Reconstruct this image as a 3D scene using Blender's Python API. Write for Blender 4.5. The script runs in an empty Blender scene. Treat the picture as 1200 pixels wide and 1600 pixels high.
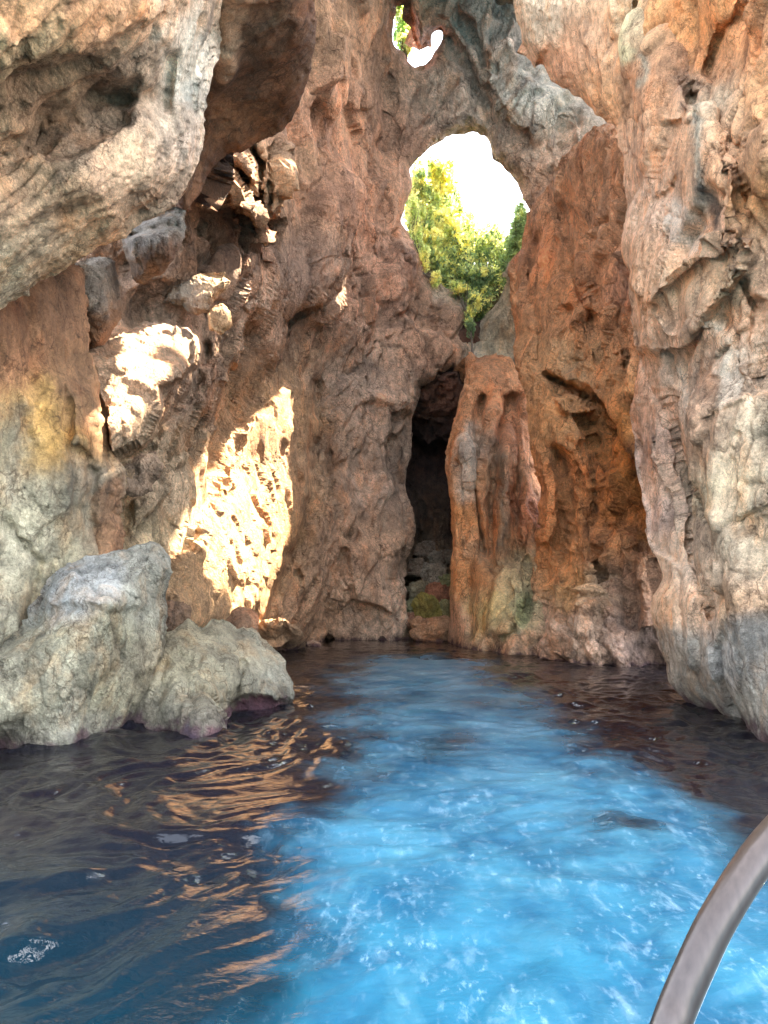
import bpy, bmesh, math, random
import numpy as np
from mathutils import Vector, Matrix

# ------------------------------------------------------------------ camera, light, exposure
scn = bpy.context.scene
COL = scn.collection
F = 1100.0; HZ = 925.0; CX = 600.0; CAMZ = 2.5
cam_d = bpy.data.cameras.new('camera'); cam = bpy.data.objects.new('camera', cam_d); COL.objects.link(cam)
cam.location = (0, 0, CAMZ); cam.rotation_euler = (math.radians(90), 0, 0)
cam_d.sensor_fit = 'VERTICAL'; cam_d.sensor_height = 36; cam_d.sensor_width = 27
cam_d.lens = F/1600*36; cam_d.shift_y = (HZ-800)/1600
cam_d.clip_start = 0.05; cam_d.clip_end = 4000
scn.camera = cam
scn.render.resolution_x = 768; scn.render.resolution_y = 1024

SUN = Vector((0.4465, 0.2256, 0.866)).normalized()          # direction towards the sun
sun_el = math.asin(SUN.z); sun_az = math.atan2(SUN.x, SUN.y)
w = bpy.data.worlds.new('World'); scn.world = w; w.use_nodes = True
nt = w.node_tree; nt.nodes.clear()
sky = nt.nodes.new('ShaderNodeTexSky'); sky.sky_type = 'NISHITA'; sky.sun_disc = False
sky.sun_elevation = sun_el; sky.sun_rotation = sun_az
sky.air_density = 1.0; sky.dust_density = 1.5; sky.ozone_density = 1.0
hs = nt.nodes.new('ShaderNodeHueSaturation'); hs.inputs['Saturation'].default_value = 0.4
bg = nt.nodes.new('ShaderNodeBackground'); bg.inputs['Strength'].default_value = 0.15
wo = nt.nodes.new('ShaderNodeOutputWorld')
nt.links.new(sky.outputs[0], hs.inputs['Color']); nt.links.new(hs.outputs[0], bg.inputs['Color'])
nt.links.new(bg.outputs[0], wo.inputs['Surface'])
sl = bpy.data.lights.new('sun', 'SUN'); sl.energy = 5.0; sl.angle = math.radians(0.5); sl.color = (1.0, 0.85, 0.64)
so = bpy.data.objects.new('sun', sl); COL.objects.link(so)
so.rotation_euler = SUN.to_track_quat('Z', 'Y').to_euler()
scn.view_settings.view_transform = 'Standard'; scn.view_settings.look = 'None'
scn.view_settings.gamma = 1.0; scn.view_settings.exposure = 3.85
scn.render.engine = 'CYCLES'
scn.cycles.max_bounces = 12; scn.cycles.diffuse_bounces = 8; scn.cycles.transparent_max_bounces = 8

# ------------------------------------------------------------------ helpers
def P(px, py, Y):
    return np.array([(px-CX)/F*Y, Y, CAMZ-(py-HZ)/F*Y])
def YW(py): return CAMZ*F/(py-HZ)                       # distance at which the water shows at picture row py

def tag(o, label=None, cat=None, group=None, kind=None):
    if label: o['label'] = label
    if cat: o['category'] = cat
    if group: o['group'] = group
    if kind: o['kind'] = kind
    return o

def hsh(ix, iy, iz, seed):
    h = (ix.astype(np.uint32)*np.uint32(374761393) + iy.astype(np.uint32)*np.uint32(668265263)
         + iz.astype(np.uint32)*np.uint32(2147483647-58) + np.uint32((seed*1274126177+12345) & 0xffffffff))
    h = (h ^ (h >> np.uint32(13)))*np.uint32(1274126177)
    h = (h ^ (h >> np.uint32(16)))*np.uint32(2246822519)
    h = h ^ (h >> np.uint32(15))
    return h.astype(np.float64)/4294967295.0

def vnoise(p, seed=0):
    """smooth value noise in -1..1"""
    i = np.floor(p).astype(np.int64); f = p-i
    u = f*f*f*(f*(f*6-15)+10)
    r = 0
    for dx in (0, 1):
        wx = u[:, 0] if dx else 1-u[:, 0]
        for dy in (0, 1):
            wy = u[:, 1] if dy else 1-u[:, 1]
            for dz in (0, 1):
                wz = u[:, 2] if dz else 1-u[:, 2]
                r = r + wx*wy*wz*hsh(i[:, 0]+dx, i[:, 1]+dy, i[:, 2]+dz, seed)
    return r*2-1

def fbm(p, seed=0, octv=4, gain=.5):
    r = 0; a = 1.0; q = p.copy()
    for k in range(octv):
        r = r+a*vnoise(q+k*17.3, seed+k); a *= gain; q = q*2.03
    return r

def facet(p, seed, k=26.0, flat=None):
    """broken blocks: every Voronoi cell is a tilted plane, neighbours joined by a short steep step.
    returns height, edge distance F2-F1, a random tone per block"""
    if flat is None: flat = p
    i = np.floor(p).astype(np.int64); N = len(p)
    d1 = np.full(N, 9.0); d2 = np.full(N, 9.0); acc = np.zeros(N); ws = np.zeros(N)+1e-12; ton = np.zeros(N)
    for dx in (-1, 0, 1):
        for dy in (-1, 0, 1):
            for dz in (-1, 0, 1):
                a, b, c = i[:, 0]+dx, i[:, 1]+dy, i[:, 2]+dz
                fx = a+hsh(a, b, c, seed); fy = b+hsh(a, b, c, seed+1); fz = c+hsh(a, b, c, seed+2)
                ex, ey, ez = p[:, 0]-fx, p[:, 1]-fy, p[:, 2]-fz
                ax_, ay_, az_ = np.abs(ex), np.abs(ey), np.abs(ez)
                d = .75*np.maximum(np.maximum(ax_, ay_), az_)+.22*(ax_+ay_+az_)
                gx, gy, gz = flat[:, 0]-fx, flat[:, 1]-fy, flat[:, 2]-fz
                h0 = hsh(a, b, c, seed+3)*2-1
                v = h0*.6+gx*(hsh(a, b, c, seed+4)*2-1)*1.3+gy*(hsh(a, b, c, seed+5)*2-1)*1.3+gz*(hsh(a, b, c, seed+6)*2-1)*1.3
                wg = np.exp(-k*d)
                acc += wg*v; ws += wg; ton += wg*(hsh(a, b, c, seed+8)*2-1)
                d2 = np.where(d < d1, d1, np.minimum(d2, d)); d1 = np.minimum(d1, d)
    return acc/ws, d2-d1, ton/ws

def rotm(ax, ay, az):
    return np.array(Matrix.Rotation(az, 3, 'Z') @ Matrix.Rotation(ay, 3, 'Y') @ Matrix.Rotation(ax, 3, 'X'))

def rock_disp(p, layers, seed, tilt=0.0, stretch=1.8, spacing=None, calm=None):
    """layers: (cell size m, amplitude m, crack depth m). cells stretched along a tilted direction"""
    R = rotm(0.15, tilt, 0.2); q0 = p@R
    q0 = q0/np.array([1.0, 1.0, stretch])
    out = np.zeros(len(p))
    tone = np.ones(len(p))
    for k, (sz, amp, crk) in enumerate(layers):
        q = q0/sz
        wv = np.stack([vnoise(q*1.1+5, seed+40+k), vnoise(q*1.1+9, seed+50+k), vnoise(q*1.1+3, seed+60+k)], 1)
        qw = q+.16*wv+.05*np.stack([vnoise(q*4+5, seed+41+k), vnoise(q*4+9, seed+51+k), vnoise(q*4+3, seed+61+k)], 1)
        v, e, tn = facet(qw, seed+7*k, 55.0, q)
        mod = .55+.45*vnoise(q*.45+20, seed+90+k)
        att = 1.0 if spacing is None else np.clip(sz/(4.5*spacing), 0, 1)**3*(np.where(calm > 0, 1-calm*(.7 if k < 2 else .3), 1) if calm is not None else 1)
        cr = np.exp(-(e/.035)**1.1)*np.clip(mod*1.2, 0, 1)
        out += att*(1.6*amp*v*(.5+mod) - .55*crk*cr)
        tone *= (1+.24*tn*att)*(1-.5*cr*att)
    return out, tone

def seg_dist(X, Y, pts, closed):
    n = len(pts); D = np.full(X.shape, 1e9)
    rng = range(n) if closed else range(n-1)
    ins = np.zeros(X.shape, bool)
    for k in rng:
        ax, ay = pts[k]; bx, by = pts[(k+1) % n]
        vx, vy = bx-ax, by-ay; L = vx*vx+vy*vy+1e-9
        t = np.clip(((X-ax)*vx+(Y-ay)*vy)/L, 0, 1)
        D = np.minimum(D, np.hypot(X-ax-t*vx, Y-ay-t*vy))
        if closed:
            c = ((ay > Y) != (by > Y)) & (X < vx*(Y-ay)/(vy if abs(vy) > 1e-9 else 1e-9)+ax)
            ins ^= c
    return D, ins

def sdf(X, Y, pts):                                     # + inside
    D, ins = seg_dist(X, Y, pts, True)
    return np.where(ins, D, -D)

def rbf(X, Y, ctr):
    c = np.array(ctr, float); xy = c[:, :2]/100; z = np.log(c[:, 2]); s = .35
    n = len(c)
    d = np.sqrt(((xy[:, None]-xy[None])**2).sum(2)+s*s)
    m = np.zeros((n+1, n+1)); m[:n, :n] = d-np.eye(n)*.03; m[:n, n] = 1; m[n, :n] = 1
    wgt = np.linalg.solve(m, np.append(z, 0))
    r = np.full(X.shape, wgt[n])
    for k in range(n):
        r = r+wgt[k]*np.sqrt((X/100-xy[k, 0])**2+(Y/100-xy[k, 1])**2+s*s)
    return np.exp(r)

def s2l(c):
    c = np.array(c, float)/255
    return np.where(c <= .04045, c/12.92, ((c+.055)/1.055)**2.4)

def sstep(x): x = np.clip(x, 0, 1); return x*x*(3-2*x)

def link_mesh(name, verts, faces, mat, tint=None, origin=None, parent=None, smooth=False, extra=None):
    verts = np.asarray(verts, float)
    if origin is None: origin = np.zeros(3)
    v = verts-np.array(origin)
    me = bpy.data.meshes.new(name)
    me.vertices.add(len(v)); me.vertices.foreach_set('co', v.ravel())
    faces = np.asarray(faces); nf, k = faces.shape
    me.loops.add(nf*k); me.loops.foreach_set('vertex_index', faces.ravel().astype(np.int32))
    me.polygons.add(nf); me.polygons.foreach_set('loop_start', np.arange(0, nf*k, k, dtype=np.int32))
    me.update(calc_edges=True); me.validate()
    me.polygons.foreach_set('use_smooth', np.full(len(me.polygons), smooth, bool))
    if tint is not None:
        a = me.attributes.new('tint', 'FLOAT_COLOR', 'POINT')
        a.data.foreach_set('color', np.concatenate([tint, np.ones((len(tint), 1))], 1).ravel())
    for nme, arr in (extra or {}).items():
        a = me.attributes.new(nme, 'FLOAT', 'POINT'); a.data.foreach_set('value', arr)
    me.materials.append(mat)
    o = bpy.data.objects.new(name, me); COL.objects.link(o); o.location = origin
    if parent: o.parent = parent
    return o

# ------------------------------------------------------------------ materials
def nn(t, kind, **kw):
    n = t.nodes.new(kind)
    for k, v in kw.items(): setattr(n, k, v)
    return n

def rock_material(name, bump=.5, grain=1.0, wet=0.0, mottle=1.0):
    m = bpy.data.materials.new(name); m.use_nodes = True; t = m.node_tree; L = t.links
    bs = t.nodes['Principled BSDF']
    geo = nn(t, 'ShaderNodeNewGeometry'); pos = geo.outputs['Position']
    at = nn(t, 'ShaderNodeAttribute', attribute_name='tint')
    def noise(sc, det=6, rough=.6, vec=pos):
        n = nn(t, 'ShaderNodeTexNoise'); n.inputs['Scale'].default_value = sc
        n.inputs['Detail'].default_value = det; n.inputs['Roughness'].default_value = rough
        L.new(vec, n.inputs['Vector']); return n.outputs[0]
    def ramp(src, stops):
        r = nn(t, 'ShaderNodeValToRGB'); L.new(src, r.inputs[0]); e = r.color_ramp.elements
        while len(e) < len(stops): e.new(.5)
        for k, (p_, c_) in enumerate(stops): e[k].position = p_; e[k].color = (*c_, 1)
        return r.outputs[0]
    def mix(fac, a, b, mode='MIX', f=None):
        x = nn(t, 'ShaderNodeMix', data_type='RGBA', blend_type=mode)
        if fac is not None: L.new(fac, x.inputs[0])
        else: x.inputs[0].default_value = f
        for s, v in ((6, a), (7, b)):
            if isinstance(v, tuple): x.inputs[s].default_value = (*v, 1)
            else: L.new(v, x.inputs[s])
        return x.outputs[2]
    def mapping(sc, rot=(0, 0, 0)):
        q = nn(t, 'ShaderNodeMapping'); q.inputs['Scale'].default_value = sc; q.inputs['Rotation'].default_value = rot
        L.new(pos, q.inputs['Vector']); return q.outputs[0]
    c = at.outputs['Color']
    # broad and fine light/dark mottling of the stone
    c = mix(None, c, ramp(noise(.55*grain, 8, .62), [(.3, (.50, .47, .46)), (.5, (1, .97, .94)), (.72, (1.55, 1.45, 1.35))]), 'MULTIPLY', .75*mottle)
    c = mix(None, c, ramp(noise(3.2*grain, 8, .7), [(.32, (.52, .48, .46)), (.5, (1, 1, 1)), (.7, (1.5, 1.42, 1.36))]), 'MULTIPLY', .7*mottle)
    # iron staining
    c = mix(ramp(noise(.9*grain, 6, .65, mapping((1, 1, .45), (.2, .3, 0))), [(.52, (0, 0, 0)), (.68, (.6, .6, .6))]), c,
            mix(None, c, (1.22, .86, .60), 'MULTIPLY', 1.0))
    # pale calcite crust in patches
    c = mix(ramp(noise(1.7*grain, 8, .72, mapping((1, 1, .6), (.4, .5, 0))), [(.60, (0, 0, 0)), (.70, (.5, .5, .5))]), c,
            mix(None, c, (1.7, 1.75, 1.8), 'MULTIPLY', 1.0))
    # dark vertical seepage streaks
    c = mix(ramp(noise(1.2*grain, 5, .6, mapping((1.6, 1.6, .22))), [(.56, (0, 0, 0)), (.70, (.65, .65, .65))]), c,
            mix(None, c, (.42, .40, .40), 'MULTIPLY', 1.0))
    # small dark pits
    vo = nn(t, 'ShaderNodeTexVoronoi'); vo.inputs['Scale'].default_value = 9*grain; L.new(pos, vo.inputs['Vector'])
    c = mix(ramp(vo.outputs['Distance'], [(.0, (.6, .6, .6)), (.22, (0, 0, 0))]), c, mix(None, c, (.5, .47, .45), 'MULTIPLY', 1.0))
    # purple crust in the tidal band
    sx = nn(t, 'ShaderNodeSeparateXYZ'); L.new(pos, sx.inputs[0])
    ad = nn(t, 'ShaderNodeMath', operation='MULTIPLY_ADD'); L.new(noise(2.2, 5, .6), ad.inputs[0]); ad.inputs[1].default_value = -1.3
    L.new(sx.outputs['Z'], ad.inputs[2])
    mr = nn(t, 'ShaderNodeMapRange'); L.new(ad.outputs[0], mr.inputs[0])
    mr.inputs[1].default_value = -.66; mr.inputs[2].default_value = -.50; mr.inputs[3].default_value = .8; mr.inputs[4].default_value = 0
    mw = nn(t, 'ShaderNodeMapRange'); L.new(ad.outputs[0], mw.inputs[0])
    mw.inputs[1].default_value = -.48; mw.inputs[2].default_value = -.22; mw.inputs[3].default_value = .65; mw.inputs[4].default_value = 0
    c = mix(mw.outputs[0], c, mix(None, c, (.42, .40, .42), 'MULTIPLY', 1.0))
    c = mix(mr.outputs[0], c, (.065, .028, .038))
    c = mix(None, c, ramp(noise(15*grain, 8, .75), [(.34, (.50, .47, .46)), (.5, (1, 1, 1)), (.66, (1.5, 1.45, 1.42))]), 'MULTIPLY', .6)
    nw = nn(t, 'ShaderNodeTexNoise'); nw.inputs['Scale'].default_value = 1.8*grain; nw.inputs['Detail'].default_value = 6; L.new(pos, nw.inputs['Vector'])
    for sc_, th_, lo_, am_ in ((1.1, .018, .50, .75), (3.3, .030, .50, .6)):
        wq = nn(t, 'ShaderNodeVectorMath', operation='MULTIPLY_ADD'); L.new(nw.outputs['Color'], wq.inputs[0]); wq.inputs[1].default_value = (.8/grain,)*3; L.new(mapping((1, 1, .5), (.35, .45, 0)), wq.inputs[2])
        vq = nn(t, 'ShaderNodeTexVoronoi', feature='DISTANCE_TO_EDGE'); vq.inputs['Scale'].default_value = sc_*grain; L.new(wq.outputs[0], vq.inputs['Vector'])
        f_ = nn(t, 'ShaderNodeMath', operation='MULTIPLY'); L.new(ramp(vq.outputs['Distance'], [(0, (am_,)*3), (th_*1.6, (0, 0, 0))]), f_.inputs[0])
        L.new(ramp(noise(.9*grain, 4, .6), [(lo_-.06, (0, 0, 0)), (lo_+.04, (1, 1, 1))]), f_.inputs[1])
        c = mix(f_.outputs[0], c, mix(None, c, (.30, .25, .22), 'MULTIPLY', 1.0))
    c = mix(None, c, ramp(noise(42*grain, 4, .7), [(.36, (.62, .60, .58)), (.5, (1, 1, 1)), (.64, (1.38, 1.35, 1.32))]), 'MULTIPLY', .6)
    L.new(c, bs.inputs['Base Color'])
    bs.inputs['Roughness'].default_value = .82-wet
    bs.inputs['Specular IOR Level'].default_value = .35
    # relief
    def add(a, b, k):
        x = nn(t, 'ShaderNodeMath', operation='MULTIPLY_ADD'); L.new(b, x.inputs[0]); x.inputs[1].default_value = k; L.new(a, x.inputs[2]); return x.outputs[0]
    h = noise(1.7*grain, 12, .78, mapping((1, 1, .7), (.2, .3, 0)))
    v2 = nn(t, 'ShaderNodeTexVoronoi', feature='DISTANCE_TO_EDGE'); v2.inputs['Scale'].default_value = 3.0*grain
    wv = nn(t, 'ShaderNodeVectorMath', operation='MULTIPLY_ADD'); n3 = nn(t, 'ShaderNodeTexNoise'); n3.inputs['Scale'].default_value = 2.5*grain; n3.inputs['Detail'].default_value = 5
    L.new(pos, n3.inputs['Vector']); L.new(n3.outputs['Color'], wv.inputs[0]); wv.inputs[1].default_value = (.9/grain,)*3; L.new(mapping((1, 1, .6), (.3, .5, 0)), wv.inputs[2])
    L.new(wv.outputs[0], v2.inputs['Vector'])
    mr2 = nn(t, 'ShaderNodeMapRange'); L.new(v2.outputs['Distance'], mr2.inputs[0]); mr2.inputs[2].default_value = .05
    h = add(h, mr2.outputs[0], .05)
    v3 = nn(t, 'ShaderNodeTexVoronoi', feature='F1'); v3.inputs['Scale'].default_value = 6.5*grain; L.new(wv.outputs[0], v3.inputs['Vector'])
    h = add(h, v3.outputs['Distance'], .14)
    h = add(h, noise(14*grain, 8, .75), .26)
    b = nn(t, 'ShaderNodeBump'); b.inputs['Strength'].default_value = bump; b.inputs['Distance'].default_value = .62/grain
    L.new(h, b.inputs['Height']); L.new(b.outputs[0], bs.inputs['Normal'])
    return m

M_near = rock_material('rock_near', .75, 1.6)
M_smooth = rock_material('rock_smooth', .6, 1.3, mottle=.8)
M_far = rock_material('rock_far', 1.0, .8)
M_boulder = rock_material('rock_boulder', .85, 1.7, mottle=.6)

# ------------------------------------------------------------------ rock masses
def mass(name, poly, depth, layers, mat, colors, seed=1, step=2.5, holes=(), feats=(), stains=(),
         R=1.0, T=2.0, jit=5.0, closed=False, tilt=0.0, stretch=1.8, edgefade=.45, origin_z0=False, holeT=None, base=None, bright=(1.0, 1.0), smooth=False):
    pa = np.array(poly, float); x0, y0 = pa.min(0)-4; x1, y1 = pa.max(0)+4
    xs = np.arange(x0, x1+step, step); ys = np.arange(y0, y1+step, step)
    X, Y = np.meshgrid(xs, ys); shp = X.shape
    fl = np.stack([X.ravel()/60, Y.ravel()/60, np.full(X.size, seed*3.7)], 1)
    jx = (fbm(fl, seed, 4, .6)*jit).reshape(shp); jy = (fbm(fl+50, seed+9, 4, .6)*jit).reshape(shp)
    jx = jx+(vnoise(fl*9, seed+70)*1.6+vnoise(fl*22, seed+71)*1.2).reshape(shp); jy = jy+(vnoise(fl*9, seed+72)*1.6+vnoise(fl*22, seed+73)*1.2).reshape(shp)
    Xj, Yj = X+jx, Y+jy
    S = sdf(Xj, Yj, poly)
    kindh = np.zeros(shp, int)
    for k, h in enumerate(holes):
        Sh = -sdf(X+jx*.6, Y+jy*.6, h); kindh = np.where(Sh < S, k+1, kindh); S = np.minimum(S, Sh)
    D = rbf(X, Y, depth)
    calm = np.zeros(shp)
    for ft in feats:
        typ, pts, amt, wd = ft[:4]
        if typ == 'groove':                              # + goes deeper
            d, _ = seg_dist(Xj, Yj, pts, False)
            D = D+amt*np.exp(-(d/wd)**1.3)
        elif typ == 'block':                             # - stands out, + set back
            s = sdf(Xj, Yj, pts); D = D+amt*sstep(s/wd+.5)
        elif typ == 'calm':
            calm = np.maximum(calm, amt*sstep(sdf(Xj, Yj, pts)/wd+.5))
        elif typ == 'dome':
            s = sdf(Xj, Yj, pts); u = np.clip(s/wd, 0, 1); D = D+amt*np.sqrt(1-(1-u)**2)
    for _ in range(2):                                   # soften steps a touch so they are slopes, not slits
        Dp = np.pad(D, 1, mode='edge'); D = (Dp[1:-1, 1:-1]*2+Dp[:-2, 1:-1]+Dp[2:, 1:-1]+Dp[1:-1, :-2]+Dp[1:-1, 2:])/6
    dm = np.clip(S, 0, None)*D/F
    u = np.clip(dm/R, 0, 1)
    roll = R*(.5*(1-u)**2+.45*(1-u)**5)
    gy, gx = np.gradient(S, step)
    gl = np.hypot(gx, gy)+1e-6; gx, gy = gx/gl, gy/gl
    # faces
    cell_in = (S[:-1, :-1] > 0) & (S[1:, :-1] > 0) & (S[:-1, 1:] > 0) & (S[1:, 1:] > 0)
    cell = (S[:-1, :-1] > 0) | (S[1:, :-1] > 0) | (S[:-1, 1:] > 0) | (S[1:, 1:] > 0)
    used = np.zeros(shp, bool)
    used[:-1, :-1] |= cell; used[1:, :-1] |= cell; used[:-1, 1:] |= cell; used[1:, 1:] |= cell
    out = used & (S < 0)
    mv = np.where(out, np.clip(-S, 0, step*1.5), 0)
    Xs, Ys = X+gx*mv, Y+gy*mv
    Dd = D+roll
    V = np.stack([(Xs-CX)/F*Dd, Dd, CAMZ-(Ys-HZ)/F*Dd], -1)
    # normals of the undisturbed surface
    du = np.gradient(V, axis=1); dv = np.gradient(V, axis=0)
    spc = np.maximum(np.linalg.norm(du, axis=-1), np.linalg.norm(dv, axis=-1))
    Nn = np.cross(du, dv); Nn /= np.linalg.norm(Nn, axis=-1, keepdims=True)+1e-9
    flip = (Nn*(V-np.array([0, 0, CAMZ]))).sum(-1) > 0
    Nn[flip] *= -1
    # keep normals from turning fully sideways where the surface steps
    view = (np.array([0, 0, CAMZ])-V); view /= np.linalg.norm(view, axis=-1, keepdims=True)
    Nn = Nn+.45*view; Nn /= np.linalg.norm(Nn, axis=-1, keepdims=True)
    idx = np.full(shp, -1); sel = used; idx[sel] = np.arange(sel.sum())
    pts = V[sel]; nrm = Nn[sel]
    disp, tone = rock_disp(pts, layers, seed*101, tilt, stretch, spc[sel], calm[sel])
    fade = edgefade+(1-edgefade)*np.clip(dm[sel]/max(R, .3), 0, 1)
    pts2 = pts+nrm*(disp*fade)[:, None]
    a, b, c, d = idx[:-1, :-1][cell], idx[1:, :-1][cell], idx[1:, 1:][cell], idx[:-1, 1:][cell]
    faces = np.stack([a, b, c, d], 1)
    # stone colours from the control points
    cc = np.array([[q[0], q[1]] for q in colors], float); cv = np.array([s2l(q[2]) for q in colors])
    px = (X+jx*3)[sel]; py = (Y+jy*3)[sel]
    W = 1/(((px[:, None]-cc[:, 0])/60)**2+((py[:, None]-cc[:, 1])/60)**2+.15)**1.6
    tint = (W@cv)/W.sum(1, keepdims=True)
    for st in stains:
        typ, pl, colr, wd, k = st
        if typ == 'poly':
            s = sdf((X+jx*1.6)[sel], (Y+jy*1.6)[sel], pl); f = sstep(s/wd+.5)*k
        else:
            dd, _ = seg_dist((X+jx*1.6)[sel], (Y+jy*1.6)[sel], pl, False); f = np.exp(-(dd/wd)**2)*k
        tint = tint*(1-f[:, None])+s2l(colr)*f[:, None]
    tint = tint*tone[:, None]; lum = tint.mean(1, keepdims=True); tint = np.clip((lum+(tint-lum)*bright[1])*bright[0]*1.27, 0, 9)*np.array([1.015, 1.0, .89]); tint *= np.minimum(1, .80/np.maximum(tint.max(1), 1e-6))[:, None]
    # skirt: the boundary edges carried back to give the mass its thickness
    e = np.concatenate([faces[:, [0, 1]], faces[:, [1, 2]], faces[:, [2, 3]], faces[:, [3, 0]]])
    key = np.sort(e, 1); kk = key[:, 0].astype(np.int64)*len(pts2)+key[:, 1]
    _, inv, cnt = np.unique(kk, return_inverse=True, return_counts=True)
    be = e[cnt[inv] == 1]
    bv = np.unique(be)
    for _ in range(4):                                   # even out the stair steps along the rim
        acc = np.zeros_like(pts2); cn = np.zeros(len(pts2))
        for q0_, q1_ in ((0, 1), (1, 0)):
            np.add.at(acc, be[:, q0_], pts2[be[:, q1_]]); np.add.at(cn, be[:, q0_], 1)
        pts2[bv] = .4*pts2[bv]+.6*acc[bv]/cn[bv][:, None]

    ray = pts2[bv]-np.array([0, 0, CAMZ]); ray /= np.linalg.norm(ray, axis=1, keepdims=True)
    g = np.stack([gx[sel][bv], np.zeros(len(bv)), -gy[sel][bv]], 1)
    kh = kindh[sel][bv]
    TT = np.where(kh > 0, 0, T)*1.0
    for k in range(len(holes)): TT[kh == k+1] = (holeT[k] if holeT else T)
    V_all = [pts2]; F_all = [faces]; T_all = [tint]; prev = bv; n0 = len(pts2)
    if closed:
        bk = pts2+0.0
        back = (D+R+ (R*.9-roll*.9))[sel]
        bX, bY = Xs[sel], Ys[sel]
        bk = np.stack([(bX-CX)/F*back, back, CAMZ-(bY-HZ)/F*back], -1)+nrm*0
        V_all.append(bk); F_all.append((faces+n0)[:, ::-1]); T_all.append(tint)
        F_all.append(np.stack([be[:, 1], be[:, 0], be[:, 0]+n0, be[:, 1]+n0], 1))
    else:
        for k, (fr, si) in enumerate(((.25, .10), (.6, .28), (1.0, .5))):
            nb = pts2[bv]+(ray*fr+g*si)*TT[:, None]
            nb = nb+.12*TT[:, None]*np.stack([vnoise(nb*1.3, seed+3), vnoise(nb*1.3, seed+4), vnoise(nb*1.3, seed+5)], 1)
            mp0 = np.full(len(pts2), -1); mp0[bv] = np.arange(len(bv))+n0
            pv = np.full(len(pts2), -1); pv[bv] = prev
            F_all.append(np.stack([pv[be[:, 1]], pv[be[:, 0]], mp0[be[:, 0]], mp0[be[:, 1]]], 1))
            V_all.append(nb); T_all.append(tint[bv]); prev = np.arange(len(bv))+n0; n0 += len(bv)
    VV = np.concatenate(V_all); FF = np.concatenate(F_all); TN = np.concatenate(T_all)
    org = None
    if base is not None: org = base
    elif closed:
        mid = VV.mean(0); org = (mid[0], mid[1], max(VV[:, 2].min(), -.2))
    return link_mesh(name, VV, FF, mat, TN, org, smooth=smooth)

FR_ROUGH = [(5.0, .58, .35), (1.9, .36, .25), (.8, .17, .12), (.34, .085, .05), (.16, .035, .02)]
def WL(*pts):
    r = []
    for x, y in pts: r += [(x, y, YW(y)), (x, y+90, YW(y))]
    return r

# ---- the great back wall with the two openings and the cleft
hole = [(657,238),(672,228),(690,222),(697,214),(718,209),(728,212),(738,204),(756,208),(766,222),(771,250),(785,256),(803,278),(815,302),(822,316),(832,330),(828,362),(812,398),(800,415),(795,440),(775,470),(745,500),(735,522),(727,508),(728,478),(712,455),(690,442),(672,432),(665,408),(652,392),(640,365),(628,345),(632,312),(644,292),(640,262)]
sliver = [(618,-60),(622,20),(620,74),(634,82),(644,98),(656,102),(668,94),(678,78),(691,60),(685,48),(672,60),(662,72),(655,86),(648,72),(640,50),(632,20),(627,-10),(630,-60)]
cleft = [(640,640),(650,606),(668,596),(690,582),(722,580),(760,600),(760,1120),(630,1120),(630,1002),(640,965),(630,930),(626,890),(646,850),(640,800),(630,760),(642,700)]
sun_gap = [(815,-100),(1100,-100),(1080,190),(975,190),(935,162),(872,122),(850,84),(838,92),(824,50)]      # hidden opening added behind the nearer ceiling to let sun onto the left wall
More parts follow.
